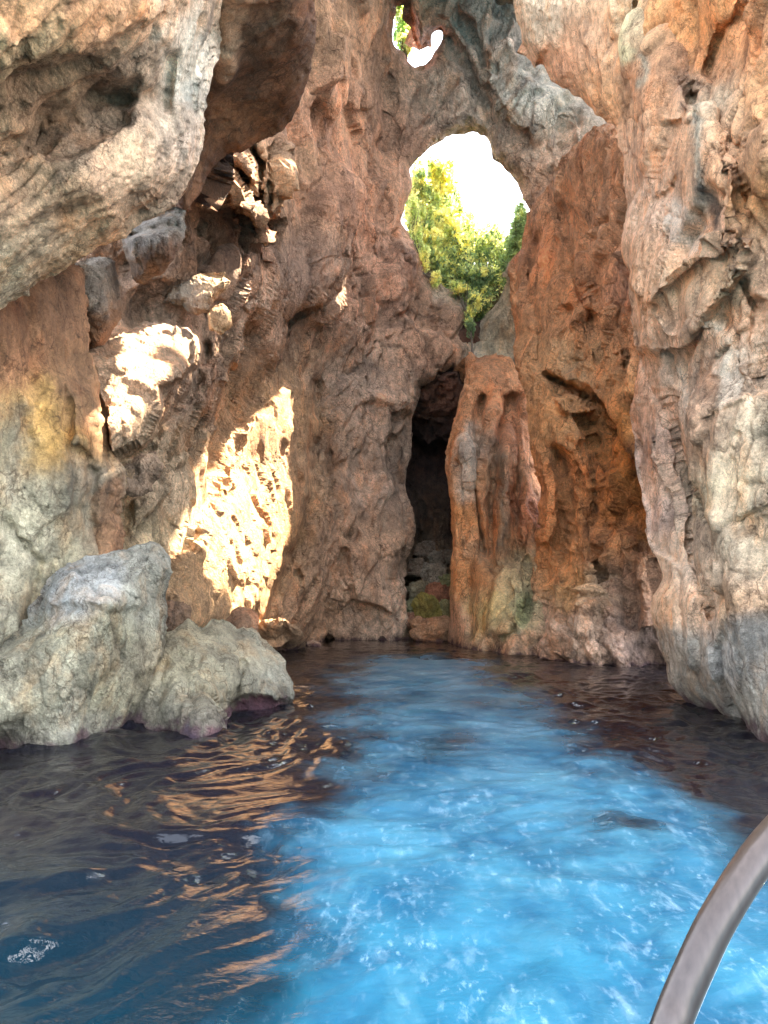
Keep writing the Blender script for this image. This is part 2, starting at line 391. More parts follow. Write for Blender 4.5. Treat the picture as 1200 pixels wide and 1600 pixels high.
mass('cave_wall', [(20,260),(300,120),(330,-330),(540,-330),(625,-90),(1000,-60),(1080,300),(1000,620),(860,1100),(20,1100)],
  [(60,450,17),(150,450,17),(230,515,19),(300,535,19.8),(150,600,15.8),(300,590,18.6),(250,460,18.8),(150,700,15),(200,700,15.3),(245,660,16.4),(200,900,17),(250,960,18.5),(320,700,23),(300,900,21.5),(300,960,21),(345,960,23),(330,560,21.5),(350,700,25.5),(450,610,31),(400,700,28),(470,520,31),(495,600,34),(498,700,34),
   (400,960,26.3),(380,800,26),(430,900,28.5),(430,985,30),(500,800,33),(560,800,35),(560,640,36),(600,600,38),(620,850,37),(350,430,20.5),(400,380,23),(400,290,22),(450,300,25),(470,450,28),(520,540,34),(520,200,31),
   (500,60,29),(560,100,34),(560,400,36),(600,470,38),(640,450,39.5),(640,150,38.5),(640,300,39),(700,130,38.5),(700,530,40.5),(690,60,38.5),(780,560,41),(780,350,40.5),(760,150,38),(820,100,38),(850,250,37),(900,350,35),(850,420,38),
   (620,-100,37),(760,-100,36.5),(900,0,37.5),(900,-200,38),(400,-100,23),(700,-330,36),(400,-330,22),(950,-330,36)]
   + WL((300,1045),(340,1035),(480,1003),(550,1001),(620,1001),(700,1003),(850,1010)),
  FR_ROUGH, M_far,
  [(480,60,(150,105,70)),(520,200,(165,110,75)),(560,330,(150,98,68)),(620,200,(140,95,72)),(620,420,(158,112,88)),(700,150,(140,112,98)),(640,60,(150,98,66)),(760,60,(140,118,108)),(820,140,(150,140,132)),
   (860,300,(150,108,82)),(480,420,(140,108,90)),(380,480,(150,118,98)),(250,480,(150,120,102)),(420,300,(150,110,72)),(380,400,(120,85,62)),(230,560,(170,132,100)),(300,600,(135,105,85)),(560,600,(145,120,105)),
   (380,760,(148,108,62)),(330,900,(152,114,72)),(440,640,(142,104,64)),(450,830,(142,104,60)),(400,900,(148,110,64)),(280,760,(165,140,112)),(230,850,(160,140,108)),(520,850,(150,115,90)),(570,760,(135,112,98)),(600,960,(160,135,118)),(560,930,(165,130,105)),(500,960,(150,112,82)),(690,540,(150,110,85)),(780,520,(150,130,112))],  # points inside the sun patch tinted golden to warm its sunlight
  seed=1, holes=[hole, sliver, cleft, sun_gap], holeT=[2.2, 2.0, 8.0, .5], R=1.2, T=3, jit=6, tilt=.45, stretch=2.2,
  feats=[('calm',[(270,1000),(330,740),(400,620),(450,560),(510,560),(500,780),(430,1000)],1.0,30),('calm',[(120,720),(130,590),(180,520),(320,480),(330,580),(260,700),(200,740)],1.0,30),('block',[(296,318),(310,290),(332,268),(345,240),(365,232),(392,215),(420,222),(442,195),(457,240),(452,280),(435,332),(405,345),(375,340),(345,322),(320,330)],-2.2,9),
         ('groove',[(330,290),(352,305),(362,330)],1.2,5),('groove',[(362,262),(385,285),(400,310)],1.5,6),('groove',[(395,232),(408,270),(405,320)],1.6,6),('groove',[(430,235),(424,280),(418,330)],1.3,5),
         ('block',[(285,345),(350,335),(430,345),(440,370),(380,400),(330,398),(290,385)],1.0,16),
         ('block',[(138,600),(150,560),(190,530),(240,512),(290,508),(310,530),(308,570),(285,590),(250,605),(252,640),(235,690),(200,705),(172,712),(158,670),(160,630)],-1.5,8),
         ('block',[(320,580),(345,558),(390,562),(388,590),(360,614),(325,605)],-.8,6),
         ('groove',[(180,725),(230,700),(260,655),(310,600),(320,540)],1.5,8),
         ('groove',[(190,830),(200,780),(250,740),(300,690),(350,640)],.9,8),
         ('groove',[(262,900),(300,850),(335,760),(350,690),(400,620),(430,570)],.8,10),
         ('block',[(355,740),(400,650),(455,600),(492,590),(492,700),(478,800),(440,900),(400,985),(250,985),(300,840)],-.9,20),
         ('groove',[(492,600),(495,690),(478,800),(445,900),(420,970)],1.6,9),
         ('groove',[(450,510),(500,470),(525,440),(540,400)],1.4,8),('block',[(500,470),(530,440),(530,470),(505,500)],-1,8),
         ('groove',[(505,1000),(525,880),(545,840)],1.2,10),('block',[(535,850),(560,830),(600,880),(615,960),(560,940)],-1.0,10),
         ('block',[(465,880),(490,865),(500,900),(480,925)],-.5,5),
         ('groove',[(495,180),(480,300),(500,400)],1.0,12),('groove',[(560,180),(565,260),(555,330)],.9,12),('groove',[(610,130),(615,250),(600,330)],.9,10),
         ('block',[(560,520),(640,500),(725,545),(725,600),(700,585),(650,600),(635,640),(560,620)],-1.2,22),
         ('groove',[(610,690),(622,780),(628,900)],1.2,9),('groove',[(520,620),(515,700),(500,790)],.9,9),
         
         ('block',[(758,70),(800,65),(815,110),(850,130),(880,150),(878,190),(850,205),(810,210),(775,160)],-.7,8),
         ('groove',[(700,60),(735,110),(755,160),(775,200)],1.2,8),('groove',[(715,20),(740,60),(760,100)],1.0,7),
         ('dome',[(636,-80),(655,0),(668,40),(655,80),(645,60),(634,20),(630,-80)],-1.0,12),
         ('groove',[(880,200),(900,260),(910,330)],1.0,9),('groove',[(860,330),(900,345),(940,340)],.8,6)],
  stains=[('poly',[(735,500),(800,420),(815,470),(800,560),(745,575)],(140,128,108),14,.8),
          ('line',[(690,440),(735,500),(740,560)],(190,180,170),12,.5)],
  base=(0.0, 36.0, 0.0), bright=(2.1, .70))

# ---- the dark back of the cleft
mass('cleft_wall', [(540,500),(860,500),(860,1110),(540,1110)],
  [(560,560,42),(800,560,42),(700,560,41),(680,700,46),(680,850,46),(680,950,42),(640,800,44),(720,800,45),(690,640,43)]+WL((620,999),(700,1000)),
  [(3,.5,.3),(1.1,.25,.15),(.4,.08,.04)], M_far, [(680,620,(105,72,58)),(680,680,(75,52,46)),(650,690,(75,52,46)),(710,690,(75,52,46)),(680,720,(62,42,40)),(650,760,(62,48,44)),(680,800,(90,70,58)),(650,900,(125,110,92)),(690,950,(130,112,92)),(650,840,(105,90,78))],  # points under the hanging block darkened with the shade of the recess
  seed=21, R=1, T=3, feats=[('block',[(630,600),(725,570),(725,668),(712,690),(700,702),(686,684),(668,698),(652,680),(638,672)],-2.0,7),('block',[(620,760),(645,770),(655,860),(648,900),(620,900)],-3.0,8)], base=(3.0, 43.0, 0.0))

# ---- orange buttress right of the cleft
mass('rock_pillar', [(726,600),(730,560),(738,545),(748,556),(770,552),(800,560),(815,585),(850,600),(860,700),(860,1110),(700,1110),(703,1005),(699,930),(706,852),(697,760),(700,702),(712,640)],
  [(705,700,33.5),(730,560,36),(790,570,36),(760,700,32),(800,700,32.5),(845,700,35),(705,850,33.5),(770,850,31),(845,850,31)]+WL((702,1006),(725,1013),(760,1019),(800,1024),(845,1030)),
  [(2.6,.3,.25),(1.1,.2,.15),(.45,.09,.05),(.2,.04,.02)], M_far,
  [(715,680,(185,130,85)),(710,800,(195,135,80)),(725,900,(190,135,85)),(715,980,(175,140,120)),(760,600,(160,110,78)),(750,700,(120,108,100)),(780,780,(150,108,78)),(765,830,(165,115,75)),(740,860,(150,120,95)),
   (800,680,(150,100,70)),(815,800,(150,92,62)),(790,900,(120,112,88)),(770,960,(148,138,98)),(810,950,(125,125,98)),(820,1010,(165,135,115)),(740,760,(150,120,95)),(790,1000,(150,135,122)),(735,600,(170,125,90))],
  seed=31, R=1.6, T=5, jit=4, tilt=.05, stretch=3.5,
  feats=[('groove',[(752,625),(745,700),(740,780),(750,860)],2.4,9),('groove',[(790,625),(778,700),(768,790),(764,880)],2.2,8),('groove',[(725,860),(735,930),(738,990)],1.5,6),('groove',[(722,720),(724,790),(732,850)],.9,6),('dome',[(800,640),(815,660),(826,760),(822,850),(808,860),(806,740)],-.8,9),
         ('dome',[(778,700),(798,690),(806,740),(795,820),(775,870),(765,880),(768,800)],-.7,14),('groove',[(802,620),(810,700),(806,790),(800,870)],1.8,8),
         ('dome',[(765,900),(790,880),(815,890),(825,940),(810,980),(780,1000),(755,990)],-1.0,20),('groove',[(820,880),(835,930),(815,965)],1.0,6)],
  stains=[('line',[(785,720),(785,800),(780,850)],(70,68,60),9,.8),('line',[(735,660),(728,720),(722,780)],(175,170,165),10,.7),
          ('line',[(828,940),(808,975),(790,1000)],(110,125,85),8,.5),('line',[(765,930),(758,980),(745,1000)],(150,135,80),8,.4)],
  base=(5.5, 31.0, 0.0), bright=(2.15, .9))

# ---- the tall orange wall between the pillar and the right buttress
mass('rock_wall', [(800,440),(795,425),(812,395),(822,350),(830,322),(850,300),(880,240),(930,190),(1120,190),(1150,1120),(835,1120),(838,1030),(835,960),(828,910),(838,850),(842,770),(832,700),(822,640),(812,600),(802,560),(806,520),(798,480)],
  [(802,450,35.5),(802,540,34),(840,340,34),(860,450,32.5),(900,300,30.5),(950,220,26.5),(960,400,26),(1000,500,24.5),(900,560,29),(870,640,29.5),(840,700,30),(950,640,26.5),(840,850,30),(900,800,28),(990,800,24.5),(900,930,26.5),(1050,600,23),(1100,300,21)]
   + WL((845,1030),(890,1036),(950,1039),(1040,1041),(1140,1044)),
  [(3.4,.46,.3),(1.4,.34,.22),(.6,.17,.12),(.3,.08,.05)], M_far,
  [(810,480,(160,115,82)),(830,400,(155,105,75)),(900,330,(160,116,88)),(900,450,(165,112,74)),(950,500,(165,115,78)),(870,520,(165,120,85)),(880,560,(185,145,105)),(920,600,(170,125,85)),(970,450,(140,100,80)),
   (870,650,(180,135,90)),(900,660,(185,135,90)),(950,700,(150,95,50)),(980,680,(150,98,48)),(850,760,(165,110,68)),(900,780,(165,108,60)),(960,800,(160,100,48)),(860,860,(175,120,72)),(930,860,(150,105,68)),
   (880,930,(165,130,85)),(850,980,(185,155,135)),(900,990,(160,135,120)),(960,960,(112,95,90)),(1000,1000,(100,85,82)),(1000,930,(125,92,72)),(940,920,(130,110,90)),(830,1015,(160,130,118))],
  seed=41, R=1.3, T=2, jit=4.5, tilt=-.3, stretch=2.0,
  feats=[('block',[(845,592),(868,588),(905,608),(940,632),(975,668),(1000,700),(1030,860),(985,870),(960,800),(930,700),(890,640)],1.6,9),
         ('groove',[(848,588),(872,596),(905,612),(940,638),(975,672)],1.2,4),
         ('block',[(868,620),(890,612),(925,632),(930,645),(900,648),(875,640)],-1.6,5),('block',[(862,650),(905,650),(920,680),(890,700),(865,690)],-.6,6),
         ('groove',[(960,480),(980,560),(985,650)],.9,8),('groove',[(905,420),(935,470),(945,520)],.9,7),('groove',[(855,300),(880,360),(890,420)],.7,7),
         ('groove',[(950,760),(955,830),(965,900)],1.1,8),('groove',[(905,740),(915,800),(930,850)],.7,7),
         ('block',[(985,860),(1015,870),(1030,985),(995,980)],-1.0,6),('groove',[(870,850),(880,900),(900,930)],.6,6),
         ('groove',[(840,880),(845,930),(830,965)],.9,6),('groove',[(838,380),(832,450),(846,520),(838,570)],1.2,8),('groove',[(880,330),(900,420),(925,500),(935,560)],1.2,8),('block',[(842,700),(862,720),(868,800),(858,850),(842,850)],-1.0,8),('groove',[(872,700),(880,780),(872,850)],1.6,8),('groove',[(920,690),(932,760),(928,850),(940,930)],1.5,9),('block',[(880,880),(925,870),(950,930),(930,985),(890,980)],-.7,8)],
  stains=[('poly',[(860,540),(880,535),(915,570),(945,620),(900,605),(865,585)],(190,155,120),8,.6),('line',[(940,650),(960,720),(958,790)],(165,100,35),22,.6),
          ('line',[(985,660),(990,750),(1005,840)],(160,100,30),14,.7)],
  base=(8.0, 27.0, 0.0), bright=(2.15, .9))

# unseen rock sheet added behind it to keep the sun off the back wall
mass('sun_blocker', [(785,-100),(786,200),(800,236),(826,280),(842,325),(850,420),(1050,420),(1050,-100)], [(800,200,43),(1000,200,43),(900,400,42)],
  [(2.0,.3,.2)], M_far, [(900,200,(150,115,90))], seed=46, R=.8, T=2, step=6, base=(12.0, 43.0, 20.0))

# ---- ceiling and near right buttress
mass('rock_buttress', [(1050,-330),(1000,-90),(880,-40),(800,-12),(800,0),(806,28),(815,62),(828,84),(836,106),(846,96),(858,120),(868,134),(886,142),(904,153),(920,168),(934,180),(962,196),(972,240),(976,262),(984,320),(974,380),(984,430),(979,470),(990,520),(1000,556),(992,600),(985,645),(992,690),(997,730),(1006,790),(1014,838),(1028,880),(1032,905),(1019,930),(1018,955),(1028,1000),(1036,1035),(1046,1068),(1062,1088),(1085,1106),(1110,1120),(1130,1134),(1150,1200),(1210,1300),(1400,1330),(1400,-330)],
  [(800,0,24),(800,-300,22),(850,100,23.5),(900,60,21.5),(960,190,20),(950,50,19.5),(1000,150,18),(1040,60,17),(1100,0,15),(1150,100,14),(1200,100,12.5),(1050,200,16),(1100,-300,13),(1330,-200,10),(1330,200,10),(1330,600,9.5),(1330,1000,9),
   (985,330,18.5),(1060,280,15.5),(1100,380,14.2),(1050,460,15.2),(1000,520,17),(1080,560,15),(1180,400,12.5),(1200,500,12),(1000,620,17.5),(1030,750,16.5),(1060,640,14.8),(1130,640,13),(1200,620,12),
   (1090,740,14),(1150,760,12.5),(1030,880,15.5),(1100,880,13.8),(1180,880,12),(1030,960,15.2),(1100,980,13.6),(1180,980,11.8),(1045,1050,15.2),(1110,1060,13.4),(1190,1080,11.6)]
   + WL((1128,1133),(1165,1150),(1200,1165),(1260,1190)),
  [(3.8,.42,.30),(1.5,.20,.18),(.6,.06,.07),(.25,.022,.025),(.11,.009,.008)], M_near,
  [(850,30,(175,155,138)),(880,90,(170,125,100)),(930,60,(178,142,118)),(960,150,(165,128,98)),(1000,40,(180,160,135)),(1050,30,(180,130,85)),(1100,40,(185,125,75)),(1095,100,(165,108,65)),(1040,130,(165,122,92)),(1070,130,(95,80,75)),(1170,60,(165,115,80)),(1180,150,(170,125,88)),(1120,150,(185,165,145)),
   (1000,250,(180,145,122)),(1060,240,(190,150,122)),(1140,260,(180,140,112)),(1040,330,(200,172,155)),(1000,400,(185,150,125)),(1080,350,(200,160,135)),(1060,450,(172,145,122)),(1130,440,(165,138,112)),(1040,520,(180,150,130)),(1180,300,(180,130,85)),(1190,450,(180,145,122)),(1140,500,(185,145,118)),
   (1060,600,(180,155,140)),(1110,590,(165,125,100)),(1140,560,(195,175,160)),(1080,680,(175,140,118)),(1130,720,(165,150,132)),(1180,660,(158,145,128)),(1010,700,(165,138,128)),(1040,800,(160,135,128)),(1100,780,(160,145,125)),(1170,850,(170,155,138)),(1060,880,(185,165,152)),(1110,860,(178,155,138)),
   (1040,940,(190,155,128)),(1090,940,(195,165,145)),(1160,950,(175,140,110)),(1050,1010,(160,138,122)),(1120,1030,(150,150,155)),(1180,1020,(115,118,125)),(1090,1070,(140,132,125)),(1180,1100,(150,145,138)),(985,620,(160,125,105))],
  seed=51, smooth=True, R=1.5, T=2.0, jit=3.5, tilt=-.35, stretch=2.2,
  feats=[('block',[(1084,160),(1108,165),(1120,215),(1148,260),(1150,330),(1170,385),(1160,430),(1100,500),(1065,548),(1030,556),(1004,540),(1008,480),(980,440),(984,360),(996,320),(1030,270),(1052,230)],-.8,7),
         ('groove',[(1008,470),(1060,425),(1112,385),(1165,375)],-.25,7),
         ('block',[(1010,478),(1060,430),(1115,385),(1150,395),(1120,450),(1080,500),(1040,520)],.35,12),
         ('block',[(998,28),(1035,65),(1075,100),(1084,150),(1080,190),(1040,190),(1010,186),(1004,140),(995,60)],-.35,5),
         ('block',[(1034,66),(1062,26),(1068,60),(1086,150),(1090,175),(1076,150),(1060,100)],1.1,9),
         ('groove',[(996,8),(1000,28),(1016,44),(1034,66),(1052,52)],1.0,3.5),
         ('groove',[(1118,195),(1136,212),(1160,225),(1158,262),(1164,300),(1172,322)],.7,8),
         ('groove',[(1172,0),(1130,50),(1118,75),(1108,110)],.7,7),
         ('block',[(1170,210),(1215,195),(1215,290),(1172,300),(1158,262)],-.4,6),('groove',[(1180,470),(1170,530),(1190,600)],.5,6),('groove',[(1160,370),(1150,430),(1180,480)],.5,5),
         ('groove',[(1024,316),(1046,300),(1056,278)],.5,3),('groove',[(1046,128),(1012,175)],.0,3),
         ('groove',[(1004,184),(1014,188),(1030,172)],.7,4),
         ('groove',[(1008,552),(1022,600),(1036,660),(1052,720),(1076,800),(1084,880),(1098,930),(1112,960)],.9,5),
         ('block',[(985,540),(1008,552),(1036,660),(1076,800),(1084,880),(1060,885),(1020,850),(985,640)],.5,6),
         ('groove',[(1000,560),(1006,640),(1012,700)],.0,4),
         ('groove',[(1165,515),(1120,565),(1066,612),(1052,560)],.25,4),
         ('block',[(1060,560),(1110,520),(1170,500),(1165,620),(1120,640),(1070,690)],-.2,9),
         ('block',[(1085,650),(1170,610),(1215,610),(1215,800),(1140,815),(1105,800),(1085,740)],-.35,7),
         ('groove',[(1120,816),(1150,812),(1215,790)],.5,2.6),('groove',[(1105,760),(1125,830),(1140,880)],.3,3),
         ('groove',[(1050,730),(1085,760),(1105,800),(1110,820)],.4,4),
         ('groove',[(1060,900),(1068,960),(1080,1000)],.4,4),('groove',[(1130,900),(1160,960),(1155,1010)],.3,6)],
  stains=[('line',[(1092,165),(1094,230),(1090,290),(1086,330)],(120,122,115),9,.85),('line',[(1092,292),(1098,320),(1102,355)],(38,34,34),8,.9),
          ('poly',[(1040,318),(1062,305),(1084,350),(1086,375),(1060,395),(1050,372)],(225,210,200),9,.6),('line',[(1030,285),(995,350)],(205,178,158),10,.5),
          ('line',[(1020,90),(1028,130),(1018,140)],(120,118,108),7,.8),('line',[(998,20),(994,60),(1003,90)],(190,185,150),6,.7),
          ('poly',[(1110,495),(1130,500),(1165,600),(1150,620),(1120,640),(1128,590)],(225,212,200),12,.6),('line',[(1050,560),(1055,620),(1075,680)],(215,200,188),13,.6),
          ('poly',[(985,720),(1215,900),(1215,1400),(985,1400)],(150,145,138),60,.15),('poly',[(1010,985),(1060,975),(1110,1005),(1150,970),(1215,960),(1215,1400),(1010,1400)],(118,118,118),22,.72),
          ('poly',[(1110,1010),(1150,1000),(1170,1050),(1140,1080),(1110,1060)],(140,142,150),14,.4),('line',[(1120,760),(1180,740),(1160,800)],(165,165,145),16,.25)],
  base=(7.5, 13.0, 0.0), bright=(1.65, .95))

# ---- near left: wall behind the boulders
mass('rock_face', [(-260,250),(40,370),(100,400),(128,415),(134,470),(132,548),(150,585),(156,640),(168,700),(192,735),(194,770),(184,805),(192,870),(200,1000),(150,1260),(-260,1300)],
  [(0,500,11.2),(100,430,12.8),(128,560,13.0),(60,600,12.3),(0,700,11.5),(150,720,13),(90,780,12.6),(0,900,12),(180,850,13.8),(100,900,13.2),(-220,700,9),(-220,1100,8.5),(150,1000,14),(0,1100,12.5),(150,1200,13)],
  [(2.8,.24,.12),(1.0,.12,.08),(.38,.045,.03),(.15,.018,.012)], M_smooth,
  [(30,480,(120,84,62)),(90,470,(135,100,78)),(40,560,(135,95,70)),(110,600,(140,105,80)),(60,640,(160,125,75)),(130,660,(125,92,68)),(100,690,(165,128,70)),(20,700,(150,140,118)),(150,760,(110,100,90)),(60,780,(160,155,138)),(120,800,(140,136,122)),(30,860,(165,160,145)),(170,840,(125,100,80)),(90,880,(155,150,132)),(0,1000,(150,148,135)),(60,1050,(140,138,120))],
  seed=61, bright=(1.0, .95), smooth=True, R=.9, T=3, jit=4, tilt=.3, stretch=2.5,
  feats=[('groove',[(10,820),(60,880),(50,960)],.3,8),('dome',[(100,590),(140,600),(160,660),(150,720),(110,700)],-.4,30),('groove',[(150,740),(140,800),(150,870)],.4,10)],
  stains=[('line',[(115,700),(120,760),(108,830)],(95,95,90),14,.6),('line',[(30,640),(25,720),(20,780)],(120,118,112),14,.5),('line',[(60,600),(70,680),(65,720)],(165,130,75),18,.5),('poly',[(140,780),(190,740),(200,900),(150,900)],(120,82,55),14,.6)],
  base=(-6.5, 11.0, 0.0))

# ---- overhead left: dark slab and the near overhang
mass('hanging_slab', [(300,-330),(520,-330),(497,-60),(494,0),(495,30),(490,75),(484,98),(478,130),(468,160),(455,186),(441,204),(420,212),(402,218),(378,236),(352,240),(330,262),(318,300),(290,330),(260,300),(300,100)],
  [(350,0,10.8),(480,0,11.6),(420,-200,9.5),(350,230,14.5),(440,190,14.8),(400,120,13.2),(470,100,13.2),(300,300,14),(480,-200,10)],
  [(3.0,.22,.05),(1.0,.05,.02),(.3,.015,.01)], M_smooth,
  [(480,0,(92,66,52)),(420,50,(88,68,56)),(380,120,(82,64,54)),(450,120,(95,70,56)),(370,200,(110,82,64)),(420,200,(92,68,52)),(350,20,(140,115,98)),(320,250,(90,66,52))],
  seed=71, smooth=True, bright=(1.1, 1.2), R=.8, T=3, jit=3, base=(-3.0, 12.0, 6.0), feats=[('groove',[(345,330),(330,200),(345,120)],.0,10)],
  stains=[('poly',[(340,0),(400,-20),(380,40),(350,120),(335,110)],(165,138,120),14,.8)])

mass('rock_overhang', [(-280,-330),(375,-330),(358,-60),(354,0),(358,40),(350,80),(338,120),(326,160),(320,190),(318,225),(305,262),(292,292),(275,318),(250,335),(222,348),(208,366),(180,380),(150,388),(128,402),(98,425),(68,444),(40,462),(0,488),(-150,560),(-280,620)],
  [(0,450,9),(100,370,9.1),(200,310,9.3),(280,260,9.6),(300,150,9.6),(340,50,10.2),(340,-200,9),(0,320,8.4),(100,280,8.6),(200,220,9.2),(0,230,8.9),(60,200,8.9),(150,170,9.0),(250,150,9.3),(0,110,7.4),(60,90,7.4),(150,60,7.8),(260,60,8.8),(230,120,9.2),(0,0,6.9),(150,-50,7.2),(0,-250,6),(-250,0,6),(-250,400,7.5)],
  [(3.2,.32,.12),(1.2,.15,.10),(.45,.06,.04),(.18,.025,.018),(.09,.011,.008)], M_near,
  [(40,50,(178,132,100)),(150,40,(175,130,98)),(250,50,(178,150,130)),(220,20,(165,125,95)),(320,60,(165,158,152)),(345,20,(175,150,132)),(20,100,(160,135,108)),(80,80,(165,140,112)),(60,160,(125,98,80)),(150,120,(120,95,78)),(200,150,(120,98,84)),(130,200,(110,92,80)),(40,230,(115,92,76)),(230,120,(155,132,115)),  # middle band coloured darker, shade of the down-facing soffit
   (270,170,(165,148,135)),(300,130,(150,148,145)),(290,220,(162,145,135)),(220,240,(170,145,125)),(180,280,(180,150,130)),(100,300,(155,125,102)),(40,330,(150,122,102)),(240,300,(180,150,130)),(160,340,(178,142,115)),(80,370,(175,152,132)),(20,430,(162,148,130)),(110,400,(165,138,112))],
  seed=81, smooth=True, bright=(1.65, 1.05), R=1.4, T=4, jit=4, tilt=.6, stretch=2.2, base=(-4.0, 9.0, 6.0),
  feats=[('block',[(-300,-350),(330,-350),(300,-30),(262,20),(200,50),(165,78),(130,88),(110,82),(70,95),(45,104),(38,88),(20,110),(0,138),(-300,160)],-.35,16),
         ('block',[(-300,0),(0,30),(14,50),(38,92),(45,108),(20,128),(0,136),(-300,150)],-.12,14),
         ('groove',[(268,95),(262,140),(258,165)],.4,12),('groove',[(330,60),(308,130),(304,170)],.35,8),
         ('groove',[(150,150),(200,155),(245,150)],.3,10),('block',[(60,150),(130,110),(215,130),(200,190),(110,250),(40,240)],.35,24)],
  stains=[('line',[(308,20),(306,90),(304,150)],(110,112,110),6,.7),('poly',[(240,60),(310,0),(320,120),(262,160)],(175,165,155),16,.5),('line',[(120,250),(90,280),(140,240)],(95,82,72),14,.5)])

# ---- boulders and jammed blocks: things of their own
LB = [(1.5,.17,.12),(.6,.09,.06),(.24,.035,.025),(.11,.012,.01)]
def boulder(poly, depth, colors, label, seed, group=None, R=.9, mat=None, layers=LB, **kw):
    kw.setdefault('bright', (.92, .9)); o = mass('boulder', poly, depth, layers, mat or M_boulder, colors, seed=seed, R=R, closed=True, **kw)
    return tag(o, label, 'boulder', group)

boulder([(-260,980),(-100,985),(0,1000),(30,985),(48,962),(58,930),(78,902),(108,880),(150,866),(190,855),(235,846),(252,850),(268,872),(267,892),(262,915),(262,950),(258,972),(256,1010),(254,1050),(248,1085),(236,1110),(226,1140),(215,1230),(100,1280),(-260,1300)],
  [(150,872,12.2),(245,855,12.8),(80,930,11.7),(60,1000,11.1),(180,960,11.9),(240,980,12.9),(0,1050,10.9),(130,1080,11.5),(-200,1100,9.5),(-200,1250,9.3)]+WL((0,1166),(50,1168),(120,1163),(170,1146),(210,1136)),
  [(150,900,(165,170,178)),(220,880,(160,160,155)),(90,930,(160,168,180)),(240,920,(150,148,138)),(100,990,(150,148,130)),(180,990,(145,143,124)),(30,1030,(145,142,128)),(60,1100,(150,148,132)),(150,1080,(155,152,132)),(230,1040,(140,132,115)),(120,1140,(165,165,155)),(20,1150,(130,128,118))],
  'large pale grey boulder with a bluish white top, leftmost at the water edge', 101, R=1.3, tilt=.2, stretch=1.6,
  feats=[('groove',[(65,905),(52,960),(40,1040)],.25,7),('groove',[(0,1120),(70,1090),(150,1060),(230,1000)],.0,10),('block',[(60,960),(110,940),(175,955),(235,945),(262,880),(180,840),(60,900)],-.25,14)],
  stains=[('poly',[(60,950),(80,905),(130,880),(190,872),(185,930),(140,965),(80,975)],(172,176,184),26,.5),('line',[(0,1150),(60,1160)],(60,50,50),8,.4)])
boulder([(215,1075),(226,1040),(236,1010),(256,988),(285,972),(296,963),(312,972),(322,980),(332,968),(352,972),(372,985),(392,985),(404,992),(414,1004),(428,1020),(440,1032),(446,1050),(458,1066),(461,1082),(459,1112),(470,1190),(380,1230),(180,1240),(186,1130),(200,1100)],
  [(300,975,14.6),(260,1010,14),(380,1000,15.4),(440,1050,15.2),(300,1050,13.6),(250,1090,13),(380,1060,14.4),(350,1110,13.2),(420,1090,14.7)]+WL((215,1137),(260,1139),(300,1143),(345,1146)) + [(368,1112,14.5),(400,1116,14.4),(457,1113,14.7),(375,1190,14.6),(457,1190,14.7)],
  [(300,990,(150,142,120)),(270,1020,(148,138,115)),(350,1010,(148,142,125)),(400,1020,(145,142,130)),(440,1070,(140,140,132)),(300,1060,(152,148,128)),(350,1080,(140,135,118)),(260,1110,(150,148,135)),(320,1130,(150,145,135)),(230,1100,(135,130,118))],
  'low fluted grey boulder with a purple tide band, its right end out in the water', 102, R=1.0, tilt=0, stretch=3.2,
  feats=[('groove',[(375,1035),(376,1070),(362,1100)],.5,7),('groove',[(345,1000),(338,1050),(345,1100)],.22,7),('groove',[(300,1010),(290,1060),(300,1110)],.2,7),('groove',[(405,1000),(412,1050),(408,1085)],.2,6),
         ('groove',[(262,1040),(255,1080),(240,1120)],.3,7),('block',[(358,1096),(378,1086),(420,1094),(470,1100),(470,1240),(350,1240)],.45,5)],
  stains=[('poly',[(356,1104),(378,1088),(420,1096),(470,1102),(470,1240),(350,1240)],(105,62,78),6,.95),('poly',[(320,1134),(365,1140),(365,1200),(320,1200)],(112,72,90),8,.8),('line',[(296,1138),(306,1148)],(110,130,190),7,.7)])
boulder([(243,955),(248,940),(262,938),(276,944),(292,952),(294,966),(284,985),(262,1000),(250,1030),(240,1040)], [(260,960,14.9),(285,970,15.2),(250,1020,14.5)],
  [(265,960,(120,92,72)),(280,975,(125,98,78))], 'small brown rock wedged between the two big grey boulders', 103, R=.6, step=2)
boulder([(345,985),(350,972),(360,958),(376,950),(392,950),(402,958),(406,972),(404,990),(402,1020),(345,1020)], [(375,960,18),(375,1000,17.4)],
  [(375,960,(165,120,92)),(375,985,(130,105,85))], 'small rounded brown rock rising behind the low fluted boulder', 104, R=.8, step=2)
boulder([(396,1000),(402,974),(420,966),(446,968),(468,978),(478,992),(481,1004),(480,1030),(430,1040),(400,1030)], [(430,975,27),(465,990,27.5)]+WL((450,1016),(475,1013)),
  [(430,980,(190,150,115)),(460,995,(165,135,112))], 'tan split rock at the foot of the sunlit wall', 105, R=.9, step=2, layers=[(1.5,.2,.15),(.6,.1,.06)],
  feats=[('groove',[(446,972),(442,995),(440,1010)],.6,4)])
boulder([(476,1012),(480,1005),(488,1004),(496,1008),(497,1020),(478,1022)], [(486,1008,33)]+WL((486,1011)), [(486,1008,(180,150,130))],
  'tiny pale rock just off the shore, beside the tan split rock', 106, R=.4, step=2, layers=[(.6,.05,.03)])

